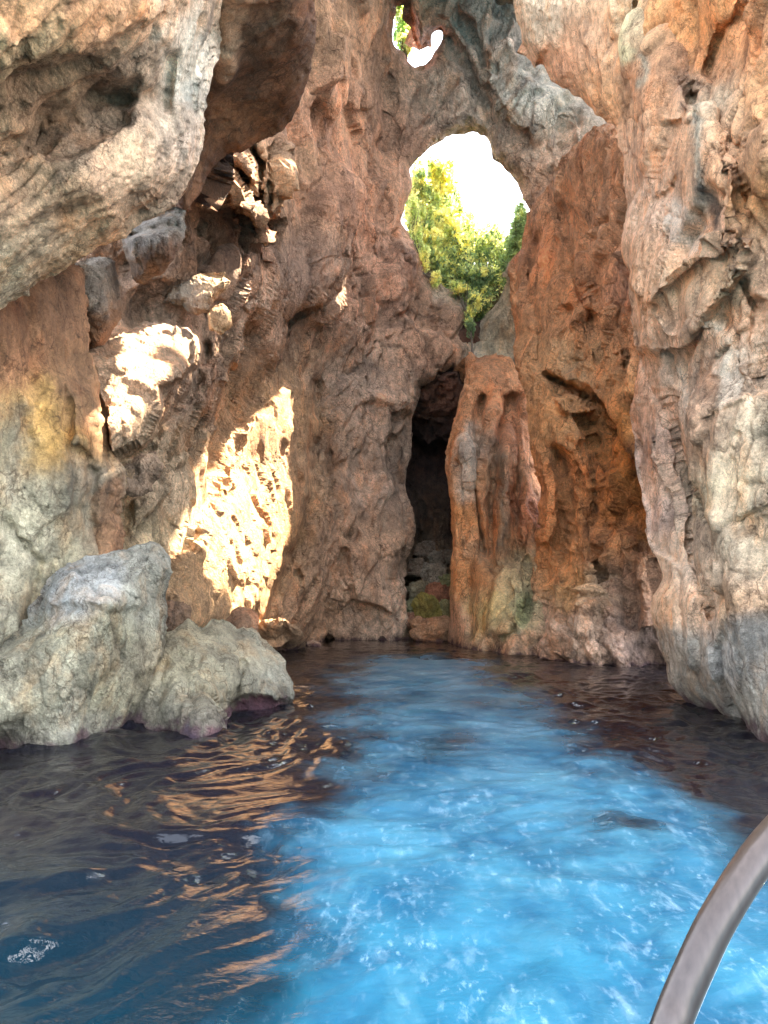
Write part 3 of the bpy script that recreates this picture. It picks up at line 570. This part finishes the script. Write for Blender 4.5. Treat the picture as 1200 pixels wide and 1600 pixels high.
JG = 'blocks jammed against the left cave wall'
def jam(poly, depth, colors, label, seed, **kw):
    o = boulder(poly, depth, colors, label, seed, JG, **kw); o.name = 'jammed_block'; o['category'] = 'rock block'; return o
jam([(190,378),(205,360),(228,345),(250,325),(275,318),(288,330),(290,352),(278,385),(268,415),(250,430),(218,445),(205,440),(206,420),(195,400)],
  [(210,370,14.6),(275,330,15.2),(210,430,15),(260,380,14.3)], [(230,365,(185,178,175)),(265,335,(160,155,152)),(260,395,(125,84,58)),(215,415,(150,130,112)),(240,420,(120,84,60))],
  'grey topped brown wedge of rock jammed under the near overhang', 111, R=.6, step=2,
  feats=[('groove',[(205,372),(240,362),(280,352)],.6,4),('block',[(200,355),(240,332),(285,320),(280,348),(215,366)],.3,5)], stains=[('poly',[(193,380),(215,366),(275,360),(262,378),(225,395),(205,410)],(205,200,200),8,.6)])
jam([(112,425),(120,408),(150,402),(172,408),(182,430),(192,470),(184,500),(172,530),(160,545),(140,550),(130,530),(132,490),(118,455)],
  [(130,420,14.6),(180,460,15.2),(140,540,14.8),(150,460,14.2)], [(130,425,(170,160,152)),(150,460,(165,150,140)),(170,500,(120,88,66)),(140,525,(155,108,75))],
  'upright brown block hanging left of the grey topped wedge', 112, R=.6, step=2)
jam([(252,470),(262,448),(290,440),(318,430),(352,428),(362,438),(358,452),(340,468),(322,486),(300,488),(280,472)],
  [(270,460,18.6),(345,440,18.2),(310,480,18.2)], [(270,455,(165,150,138)),(345,445,(190,155,122)),(310,475,(155,135,120))],
  'grey brown block with a sunlit right end above the small cube of rock', 113, R=.5, step=2)
jam([(322,492),(330,482),(352,478),(366,490),(362,512),(345,525),(328,518)], [(345,500,18.0)], [(345,500,(190,150,112))],
  'small cube of rock under the block with the sunlit end', 114, R=.4, step=2)
jam([(182,742),(200,725),(222,710),(242,704),(250,722),(248,748),(235,760),(205,775),(192,772)], [(200,750,15.6),(240,720,16)], [(215,735,(165,140,122)),(240,750,(130,105,85))],
  'lowest jammed block, tan and tilted above the big grey boulder', 115, R=.5, step=2)

# ---- boulders heaped in the mouth of the cleft
def round_rock(px, yb, wpx, hpx, Y, color, label, seed, depthf=.8):
    bm = bmesh.new(); bmesh.ops.create_icosphere(bm, subdivisions=5, radius=1)
    p = np.array([v.co[:] for v in bm.verts]); fc = np.array([[v.index for v in f.verts] for f in bm.faces]); bm.free()
    q = p*1.0
    v, e, tn = facet(q*1.15+seed*3.1, seed); v2, e2, tn2 = facet(q*2.7+seed, seed+50)
    r = 1+.28*v+.10*v2-.06*np.exp(-e/.05)+.03*fbm(q*5, seed)
    p = np.sign(p)*np.abs(p)**.85*r[:, None]
    wm, hm = wpx/F*Y/2, hpx/F*Y/2
    p = p*np.array([wm, wm*depthf, hm]); c = P(px, yb, Y); c[1] = Y; c[2] += hm*.75
    tint = np.tile(s2l(color), (len(p), 1))
    o = link_mesh('boulder', p+c, fc, M_far, tint, (c[0], c[1], c[2]-hm))
    return tag(o, label, 'boulder', 'boulders heaped in the cleft')
round_rock(672, 1003, 66, 44, 36.2, (190,150,115), 'wide tan boulder at the waterline in the mouth of the cleft', 201)
round_rock(666, 968, 42, 44, 37.4, (150,140,72), 'mossy yellow green boulder above the wide tan one in the cleft', 202)
round_rock(682, 942, 38, 36, 38.4, (165,112,85), 'reddish brown round boulder in the middle of the cleft heap', 203)
round_rock(696, 962, 20, 28, 37.6, (150,145,100), 'small greenish boulder tight against the orange pillar', 204)
round_rock(642, 975, 22, 22, 37.6, (160,122,100), 'small reddish boulder low at the left of the cleft heap', 205)
round_rock(645, 955, 20, 24, 38.2, (130,130,98), 'small dark green boulder at the left of the cleft heap', 206)
round_rock(655, 930, 34, 28, 39, (145,135,108), 'grey green boulder left of the reddish round boulder', 207)
round_rock(680, 908, 40, 34, 40, (155,143,125), 'grey boulder near the top of the cleft heap', 208)
round_rock(698, 920, 26, 26, 39.6, (138,140,98), 'olive boulder on the right of the cleft heap', 209)
round_rock(690, 882, 44, 26, 41, (160,148,130), 'topmost flat grey boulder of the cleft heap', 210)

round_rock(652, 898, 30, 30, 40.4, (150,130,110), 'tan grey boulder high on the left of the cleft heap', 211)
round_rock(664, 868, 34, 24, 41.6, (140,122,105), 'small grey brown boulder behind the topmost flat one in the cleft', 212)

# ---- unseen roof of the cave, blocks the sun; its gaps are added to shape the sun patches
SUNV = np.array(SUN[:])
def on_roof(px, py, Y, Z):
    p = P(px, py, Y); t = (Z-p[2])/SUNV[2]; q = p+SUNV*t; return (q[0], q[1])
ROOFZ = 34.5
def roof():
    nx, ny = 300, 260
    xs = np.linspace(-30, 45, nx); ys = np.linspace(12, 41, ny)
    X, Y = np.meshgrid(xs, ys)
    Z = ROOFZ-.0*X; V = np.stack([X, Y, Z], -1).reshape(-1, 3)
    hl = []
    for k, g in enumerate(GAPS):
        h = np.array([on_roof(a, b, d, ROOFZ) for a, b, d in g]); h = h.mean(0)+(h-h.mean(0))*(1.15, 1.5, 1.6, 1.5, 1.3)[k]; hl.append([tuple(q) for q in h])
    keep = np.ones(X.shape, bool)
    nz = (fbm(V*.55, 15, 5, .62)*.75).reshape(X.shape); nz2 = (fbm(V*.55+40, 16, 5, .62)*.75).reshape(X.shape)
    for h in hl: keep &= ~(sdf(X+nz, Y+nz2, h) > 0)
    V[:, 2] += fbm(V*.25, 5, 4)*.6+np.clip(-(V[:, 1]-12), 0, 9)*.3
    keep |= Y > 37.3
    keep &= ~((Y > 38.2) & (X < 6.5))
    idx = np.arange(nx*ny).reshape(ny, nx)
    cell = keep[:-1, :-1] & keep[1:, :-1] & keep[:-1, 1:] & keep[1:, 1:]
    lo = np.stack([idx[:-1, :-1][cell], idx[:-1, 1:][cell], idx[1:, 1:][cell], idx[1:, :-1][cell]], 1)
    tint = np.tile(s2l((150,115,88)), (len(V), 1))
    V2 = V+np.array([0, 0, 1.2])
    o = link_mesh('cave_roof', np.concatenate([V, V2]), np.concatenate([lo, lo+len(V)]), M_far, np.concatenate([tint, tint]), (0, 0, ROOFZ))
    return tag(o, kind='structure')
GAPS = [  # sun patch outlines, carried up to the roof to cut its openings
  [(255,950,20.5),(300,840,21.5),(330,740,23.5),(400,640,28),(450,590,31),(515,575,34.5),(520,900,31.5),(430,1000,27),(255,1000,20)],
  [(300,318,17),(345,235,18.5),(445,190,21),(460,250,23),(440,340,23),(400,350,21.5),(350,345,19)],
  [(150,580,15),(240,512,18),(306,512,19.5),(308,560,19),(255,610,16.5),(240,690,15.2),(180,712,14.3)],
  [(325,470,18),(352,425,18),(366,440,18),(362,505,18),(330,510,18)],
  [(130,505,14.5),(150,495,14.5),(150,545,14.5),(132,550,14.5)],
]
roof()

# ---- water
def water():
    def axis(lo, hi, fine, s0):
        a = [0.0]; 
        while a[-1] < hi: a.append(a[-1]+max(s0, abs(a[-1])*fine))
        b = [0.0]
        while b[-1] > lo: b.append(b[-1]-max(s0, abs(b[-1])*fine))
        return np.array(sorted(set(a+b)))
    ys = [-300.0, -100, -40, -20, -10, -5, -2, 0]
    y = 0.0
    while y < 60: y += max(.028, y*.0042); ys.append(y)
    ys += [80, 120, 200, 400]
    ys = np.array(ys); 
    xs = np.concatenate([-np.array([300, 150, 80, 50, 38])*1.0, np.linspace(-30, -10, 90)[:-1], np.linspace(-10, 12, 480), np.linspace(12, 30, 60)[1:], [38, 50, 80, 150, 300]])
    X, Y = np.meshgrid(xs, ys); V = np.stack([X.ravel(), Y.ravel(), np.zeros(X.size)], 1)
    q = V.copy()
    wp = np.stack([fbm(q*.35+3, 300, 3), fbm(q*.35+8, 310, 3), q[:, 2]*0], 1)*.7
    qq = q+wp
    hgt = .035*fbm(qq*np.array([.55, .8, 1]), 320, 2)+(.042*vnoise(qq*np.array([2.1, 1.9, 1])+4, 330)+.023*vnoise(qq*np.array([4.4, 3.9, 1])+9, 340)+.018*vnoise(qq*np.array([3.1, 2.7, 1])+31, 347)+.008*vnoise(qq*np.array([8, 9, 1])+9, 345))
    rid = 1-np.abs(vnoise(qq*np.array([2.6, 3.6, 1])+2, 350)); hgt += .010*rid**2
    Vd = V[:, 1]
    V[:, 2] = hgt*np.clip(1.1-Vd/60, .35, 1)
    hraw = V[:, 2].copy(); V[:, 2] = 0
    # where the boat's wash has filled the water with air bubbles
    wk_px = [(560,1040),(600,1027),(660,1024),(735,1030),(765,1055),(790,1080),(860,1108),(905,1150),(935,1190),(990,1212),(1050,1240),(1110,1268),(1160,1300),(1250,1380),(1700,1700),(1700,2600),(330,2600),(380,1700),(398,1600),(410,1550),(448,1500),(452,1450),(470,1420),(455,1400),(450,1330),(480,1300),(545,1290),(560,1250),(528,1205),(560,1170),(545,1130),(572,1100),(550,1075)]
    wk = [((a-CX)/F*YW(b), YW(b)) for a, b in wk_px]
    jq = V*np.array([1, 1, 0]); sc = (.22+.022*Vd)
    j1 = fbm(jq*.9, 360, 5, .6)*sc; j2 = fbm(jq*.9+30, 370, 5, .6)*sc
    s = sdf(V[:, 0]+j1, V[:, 1]+j2*1.3, wk)
    wash = sstep(s/(.55+.085*Vd)+.5)
    # clearer, darker pools inside the wash
    def pool(px, py, rx, ry, k):
        Yp = YW(py); x = (px-CX)/F*Yp
        dx = (V[:, 0]+j1*.6-x)/(rx/F*Yp); dy = (V[:, 1]+j2*.8-Yp)/(abs(YW(py-ry)-Yp))
        return k*np.exp(-(dx*dx+dy*dy))
    pl = pool(690,1165,60,22,.7)+pool(955,1292,60,16,.75)+pool(1010,1290,40,10,.5)+pool(860,1330,90,20,.25)+pool(620,1090,50,14,.35)+pool(760,1100,50,10,.4)+pool(590,1200,40,14,.5)+pool(900,1205,60,8,.4)
    wash = wash*(1-np.clip(pl, 0, .85))
    V[:, 2] = hraw*(1.22-.62*wash)
    me_f = np.arange(X.size).reshape(X.shape)
    fc = np.stack([me_f[:-1, :-1].ravel(), me_f[:-1, 1:].ravel(), me_f[1:, 1:].ravel(), me_f[1:, :-1].ravel()], 1)
    m = bpy.data.materials.new('sea_water'); m.use_nodes = True; t = m.node_tree; L = t.links; bs = t.nodes['Principled BSDF']
    geo = nn(t, 'ShaderNodeNewGeometry'); pos = geo.outputs['Position']
    at = nn(t, 'ShaderNodeAttribute', attribute_name='wash')
    def noise(sc, det=5, rough=.6, mp=None, dist=0):
        n = nn(t, 'ShaderNodeTexNoise'); n.inputs['Scale'].default_value = sc; n.inputs['Detail'].default_value = det; n.inputs['Roughness'].default_value = rough; n.inputs['Distortion'].default_value = dist
        src = pos
        if mp: q_ = nn(t, 'ShaderNodeMapping'); q_.inputs['Scale'].default_value = mp[0]; q_.inputs['Rotation'].default_value = (0, 0, mp[1]); L.new(pos, q_.inputs['Vector']); src = q_.outputs[0]
        L.new(src, n.inputs['Vector']); return n.outputs[0]
    def rampf(src, a, b, lo=0, hi=1):
        r = nn(t, 'ShaderNodeMapRange'); L.new(src, r.inputs[0]); r.inputs[1].default_value = a; r.inputs[2].default_value = b; r.inputs[3].default_value = lo; r.inputs[4].default_value = hi; return r.outputs[0]
    def mul(a, b):
        x = nn(t, 'ShaderNodeMath', operation='MULTIPLY'); L.new(a, x.inputs[0])
        if isinstance(b, float): x.inputs[1].default_value = b
        else: L.new(b, x.inputs[1])
        return x.outputs[0]
    def mix(fac, a, b):
        x = nn(t, 'ShaderNodeMix', data_type='RGBA'); L.new(fac, x.inputs[0])
        for s_, v_ in ((6, a), (7, b)):
            if isinstance(v_, tuple): x.inputs[s_].default_value = (*v_, 1)
            else: L.new(v_, x.inputs[s_])
        return x.outputs[2]
    sx = nn(t, 'ShaderNodeSeparateXYZ'); L.new(pos, sx.inputs[0])
    deep = mix(rampf(sx.outputs['Y'], 4, 7.5), (.002, .013, .021), (.006, .006, .009))
    blue = mix(rampf(sx.outputs['Y'], 4, 22), (.010, .098, .155), (.080, .130, .165))
    blue = mix(rampf(noise(.8, 5, .6, dist=.6), .4, .62), blue, (.004, .055, .102))
    blue = mix(rampf(noise(1.6, 6, .65, ((1, .6, 1), .5), .8), .5, .72, 0, .6), blue, (.045, .15, .195))
    c = mix(at.outputs['Fac'], deep, blue)
    foam = mul(rampf(noise(3.4, 10, .72, ((1.8, .7, 1), -.35), .35), .53, .72, 0, .5), rampf(noise(.7, 3, .5), .40, .58))
    foam2 = mul(rampf(noise(9, 8, .72, ((1.6, .8, 1), -.3), .2), .55, .70, 0, .45), rampf(noise(1.3, 3, .5), .42, .58))
    c = mix(mul(foam, at.outputs['Fac']), c, (.24, .34, .40)); c = mix(mul(foam2, at.outputs['Fac']), c, (.30, .42, .5))
    L.new(c, bs.inputs['Base Color'])
    bs.inputs['IOR'].default_value = 1.37; L.new(rampf(at.outputs['Fac'], 0, 1, .04, .42), bs.inputs['Roughness'])
    b1 = nn(t, 'ShaderNodeBump'); b1.inputs['Distance'].default_value = .06; b1.inputs['Strength'].default_value = .2
    L.new(noise(6, 4, .5, ((1, 1.5, 1), .2), .5), b1.inputs['Height'])
    L.new(b1.outputs[0], bs.inputs['Normal'])
    o = link_mesh('sea_water', V, fc, m, smooth=True, extra={'wash': wash})
    tag(o, kind='structure')
    # sea floor far below keeps the sheet from being hollow
water()

# ---- shrubs in the opening and the slope they grow on
def leaf_mat(name, col, trans):
    m = bpy.data.materials.new(name); m.use_nodes = True; t = m.node_tree; L = t.links
    bs = t.nodes['Principled BSDF']; out = t.nodes['Material Output']
    at = nn(t, 'ShaderNodeAttribute', attribute_name='tint')
    L.new(at.outputs['Color'], bs.inputs['Base Color']); bs.inputs['Roughness'].default_value = .6
    tr = nn(t, 'ShaderNodeBsdfTranslucent'); L.new(at.outputs['Color'], tr.inputs['Color'])
    mx = nn(t, 'ShaderNodeMixShader'); mx.inputs[0].default_value = trans
    L.new(bs.outputs[0], mx.inputs[1]); L.new(tr.outputs[0], mx.inputs[2]); L.new(mx.outputs[0], out.inputs['Surface'])
    return m
M_leaf = leaf_mat('leaf', None, .65)
M_bark = bpy.data.materials.new('bark'); M_bark.use_nodes = True
_b = M_bark.node_tree.nodes['Principled BSDF']; _b.inputs['Roughness'].default_value = .9
_n = nn(M_bark.node_tree, 'ShaderNodeTexNoise'); _n.inputs['Scale'].default_value = 6
_r = nn(M_bark.node_tree, 'ShaderNodeValToRGB'); _r.color_ramp.elements[0].color = (.05, .035, .025, 1); _r.color_ramp.elements[1].color = (.18, .14, .10, 1)
M_bark.node_tree.links.new(_n.outputs[0], _r.inputs[0]); M_bark.node_tree.links.new(_r.outputs[0], _b.inputs['Base Color'])

def tube_mesh(paths, sides=6):
    V = []; Fc = []
    for pts, rad in paths:
        n0 = len(V); pts = [np.array(p, float) for p in pts]
        for k, p in enumerate(pts):
            d = pts[min(k+1, len(pts)-1)]-pts[max(k-1, 0)]; d /= np.linalg.norm(d)+1e-9
            a = np.cross(d, [0, 1, .1] if abs(d[1]) < .9 else [1, 0, 0]); a /= np.linalg.norm(a); b = np.cross(d, a)
            for s in range(sides):
                th = 2*math.pi*s/sides; V.append(p+rad[k]*(a*math.cos(th)+b*math.sin(th)))
        for k in range(len(pts)-1):
            for s in range(sides):
                Fc.append([n0+k*sides+s, n0+k*sides+(s+1) % sides, n0+(k+1)*sides+(s+1) % sides, n0+(k+1)*sides+s])
    return np.array(V), np.array(Fc)

def shrub(kindname, foot, clumps, n, size, cols, label, cat, seed, group='bushes growing in the opening'):
    rng = np.random.default_rng(seed); foot = np.array(foot)
    root = bpy.data.objects.new(kindname, None); COL.objects.link(root); root.location = foot
    tag(root, label, cat, group)
    paths = []
    for c, r in clumps:
        c = np.array(c)-foot; m1 = c*.5+rng.normal(0, .15, 3)*np.linalg.norm(c)*.3; m1[2] = c[2]*.45
        paths.append(([np.zeros(3)-np.array([0, 0, .3]), m1*.5+[0, 0, 0], m1, c], [.09, .07, .05, .02]))
        for _ in range(9):
            e = c+rng.normal(0, 1, 3)*np.array(r)*.6; paths.append(([m1, (m1+e)/2+rng.normal(0, .1, 3), e], [.035, .02, .006]))
    v, f = tube_mesh(paths, 5); tr = link_mesh('trunk', v, f, M_bark, parent=root)
    P0 = []; per = n//len(clumps); 
    for c, r in clumps:
        c = np.array(c)-foot
        nt_ = 26; tw = rng.normal(0, 1, (nt_, 3)); tw /= np.linalg.norm(tw, axis=1, keepdims=True); tw *= rng.uniform(.35, 1.0, (nt_, 1))
        k = rng.integers(0, nt_, per); q = tw[k]+rng.normal(0, .17, (per, 3)); P0.append(c+q*np.array(r))
    p = np.concatenate(P0); N = len(p)
    a = rng.normal(0, 1, (N, 3)); a /= np.linalg.norm(a, axis=1, keepdims=True); b = np.cross(a, rng.normal(0, 1, (N, 3))); b /= np.linalg.norm(b, axis=1, keepdims=True)
    s = size*rng.uniform(.6, 1.4, (N, 1))
    quad = np.stack([p-a*s, p+b*s*.45, p+a*s, p-b*s*.45], 1).reshape(-1, 3)
    ci = np.array([s2l(x) for x in cols]); pick = ci[(np.clip(((vnoise(p*1.6+seed, seed)*.5+.5)*len(cols)), 0, len(cols)-.01)).astype(int)]*np.clip(rng.uniform(1.2, 2.3, (N, 1)), 0, 2.3)
    link_mesh('crown', quad, np.arange(4*N).reshape(-1, 4), M_leaf, np.repeat(pick, 4, 0), parent=root)
    return root
YG = (172,178,118); GR = (132,148,102); DG = (98,116,80); YL = (195,190,125); OR = (200,160,105)  # leaf colours paled to put the haze of the opening into them
def C(px, py, Y, rx, rz, ry=None):
    return (P(px, py, Y), (rx/F*Y, (ry or rx)/F*Y, rz/F*Y))
shrub('leafy_tree', P(668,430,43.5), [C(668,300,43.5,28,36), C(692,272,44,24,30), C(680,340,43.5,36,40), C(655,345,43,22,40), C(705,325,44.5,18,34), C(650,285,43,18,36), C(670,390,43.2,34,34), C(700,380,44,30,30)], 26000, .15, [GR,YG,YL,GR], 'tall yellow green tree filling the left side of the opening', 'tree', 1)
shrub('shrub', P(735,505,44), [C(735,400,44,44,38), C(775,385,45,36,34), C(720,440,43,34,34), C(765,435,43.5,32,34), C(738,365,46,28,28), C(700,420,43.3,30,26), C(745,475,42.6,26,26), C(800,400,44.5,24,40)], 26000, .12, [GR,YG,DG,YL,GR], 'broad green bush across the bottom of the opening', 'bush', 2)
shrub('shrub', P(812,420,42.5), [C(815,350,42.5,14,30), C(806,378,42.5,18,28), C(798,410,42.5,16,26)], 7000, .10, [DG,GR,GR,YG], 'dark green bush against the right rim of the opening', 'bush', 3)
shrub('shrub', P(652,420,41.2), [C(645,335,41.2,9,26), C(652,370,41.2,11,24), C(662,405,41.2,11,20), C(680,438,41.0,10,12)], 4500, .08, [YL,YL,YG,YG], 'yellow and orange dry bush hanging on the left rim of the opening', 'bush', 4)
shrub('shrub', P(740,512,41.2), [C(740,470,41.2,16,18), C(733,495,41,10,16), C(718,452,41.3,18,12)], 4000, .09, [YG,GR,YL,DG], 'small green plant in the narrow lower notch of the opening', 'bush', 5)
shrub('leafy_tree', P(628,150,41.5), [C(628,50,41.5,16,34), C(624,0,41.5,14,34), C(636,70,41.5,8,12)], 6000, .11, [GR,YG,(120,150,70)], 'light green foliage seen through the narrow upper slit', 'tree', 6)
shrub('shrub', P(738,545,39.6), [C(736,512,39.6,7,14)], 1200, .08, [GR,DG], 'tuft of dark green leaves just under the opening', 'bush', 7)
mass('hillside', [(560,556),(560,420),(630,380),(670,400),(720,425),(770,420),(830,400),(900,350),(900,556)],
  [(600,400,46),(700,430,44.5),(760,430,45),(850,400,45),(700,520,42.8),(820,560,43),(600,600,43)], [(1.8,.25,.1),(.6,.1,.05)], M_far,
  [(700,450,(150,130,85)),(780,470,(120,115,80)),(650,420,(165,130,90))], seed=91, R=.8, T=3, base=(4.0, 45.0, 10.0))

# ---- boat rail close to the camera
def rail():
    root = bpy.data.objects.new('boat_rail', None); COL.objects.link(root)
    tag(root, 'curved grey brown metal tube rail of the boat in the lower right corner', 'rail')
    pts = [(1345,1180),(1268,1248),(1203,1316),(1168,1362),(1140,1405),(1113,1452),(1088,1505),(1064,1560),(1047,1605),(1022,1680),(1000,1770),(985,1860),(975,1960)]
    c = np.array([P(a, b, .86-.009*k) for k, (a, b) in enumerate(pts)])
    # smooth resample
    tt = np.linspace(0, len(c)-1, 140); cs = []
    for u in tt:
        i = min(int(u), len(c)-2); f = u-i; p0, p1, p2, p3 = c[max(i-1, 0)], c[i], c[i+1], c[min(i+2, len(c)-1)]
        cs.append(.5*((2*p1)+(-p0+p2)*f+(2*p0-5*p1+4*p2-p3)*f*f+(-p0+3*p1-3*p2+p3)*f**3))
    cs = np.array(cs); r = .0205
    root.location = cs[-1]
    v, f = tube_mesh([(list(cs-cs[-1]), [r]*len(cs))], 48)
    m = bpy.data.materials.new('rail_metal'); m.use_nodes = True; t = m.node_tree; L = t.links; bs = t.nodes['Principled BSDF']
    bs.inputs['Metallic'].default_value = .75; bs.inputs['Roughness'].default_value = .30
    geo = nn(t, 'ShaderNodeNewGeometry'); mp = nn(t, 'ShaderNodeMapping'); mp.inputs['Rotation'].default_value = (0, .52, 0); mp.inputs['Scale'].default_value = (60, 60, 3)
    L.new(geo.outputs['Position'], mp.inputs['Vector']); n = nn(t, 'ShaderNodeTexNoise'); n.inputs['Scale'].default_value = 2.0; n.inputs['Detail'].default_value = 6; L.new(mp.outputs[0], n.inputs['Vector'])
    rp = nn(t, 'ShaderNodeValToRGB'); rp.color_ramp.elements[0].position = .3; rp.color_ramp.elements[0].color = (.050, .042, .040, 1); rp.color_ramp.elements[1].position = .7; rp.color_ramp.elements[1].color = (.068, .056, .052, 1)
    L.new(n.outputs[0], rp.inputs[0]); L.new(rp.outputs[0], bs.inputs['Base Color'])
    bp = nn(t, 'ShaderNodeBump'); bp.inputs['Strength'].default_value = .15; bp.inputs['Distance'].default_value = .002; L.new(n.outputs[0], bp.inputs['Height']); L.new(bp.outputs[0], bs.inputs['Normal'])
    link_mesh('tube', v, f, m, parent=root, smooth=True)
    # pale strip along the outer side of the tube
    V = []; Fc = []
    ts = np.gradient(cs, axis=0); ts /= np.linalg.norm(ts, axis=1, keepdims=True)
    for k, p in enumerate(cs):
        side = np.cross(ts[k], [0, -1, 0]); side /= np.linalg.norm(side)
        if side[0] < 0: side = -side
        for dy, dr in ((.004, r-.001), (-.004, r-.001), (-.004, r+.0018), (.004, r+.0018)):
            V.append(p-cs[-1]+side*dr+np.array([0, dy, 0]))
    for k in range(len(cs)-1):
        for s in range(4): Fc.append([k*4+s, k*4+(s+1) % 4, (k+1)*4+(s+1) % 4, (k+1)*4+s])
    ms = bpy.data.materials.new('pale_strip'); ms.use_nodes = True; b2 = ms.node_tree.nodes['Principled BSDF']; b2.inputs['Base Color'].default_value = (.45, .46, .49, 1); b2.inputs['Roughness'].default_value = .35
    nz = nn(ms.node_tree, 'ShaderNodeTexNoise'); nz.inputs['Scale'].default_value = 30
    mrr = nn(ms.node_tree, 'ShaderNodeMapRange'); mrr.inputs[3].default_value = .25; mrr.inputs[4].default_value = .5
    ms.node_tree.links.new(nz.outputs[0], mrr.inputs[0]); ms.node_tree.links.new(mrr.outputs[0], b2.inputs['Roughness'])
    link_mesh('edge_strip', V, Fc, ms, parent=root, smooth=False)
rail()

LAB = {'cave_wall': None, 'cleft_wall': None, 'hillside': None, 'sun_blocker': None,
 'rock_pillar': None, 'rock_wall': None, 'rock_buttress': None, 'rock_face': None, 'hanging_slab': None, 'rock_overhang': None}
for o in list(COL.objects):
    if o.parent is None and o.type == 'MESH' and 'category' not in o and o.name.split('.')[0] in LAB:
        o['kind'] = 'structure'
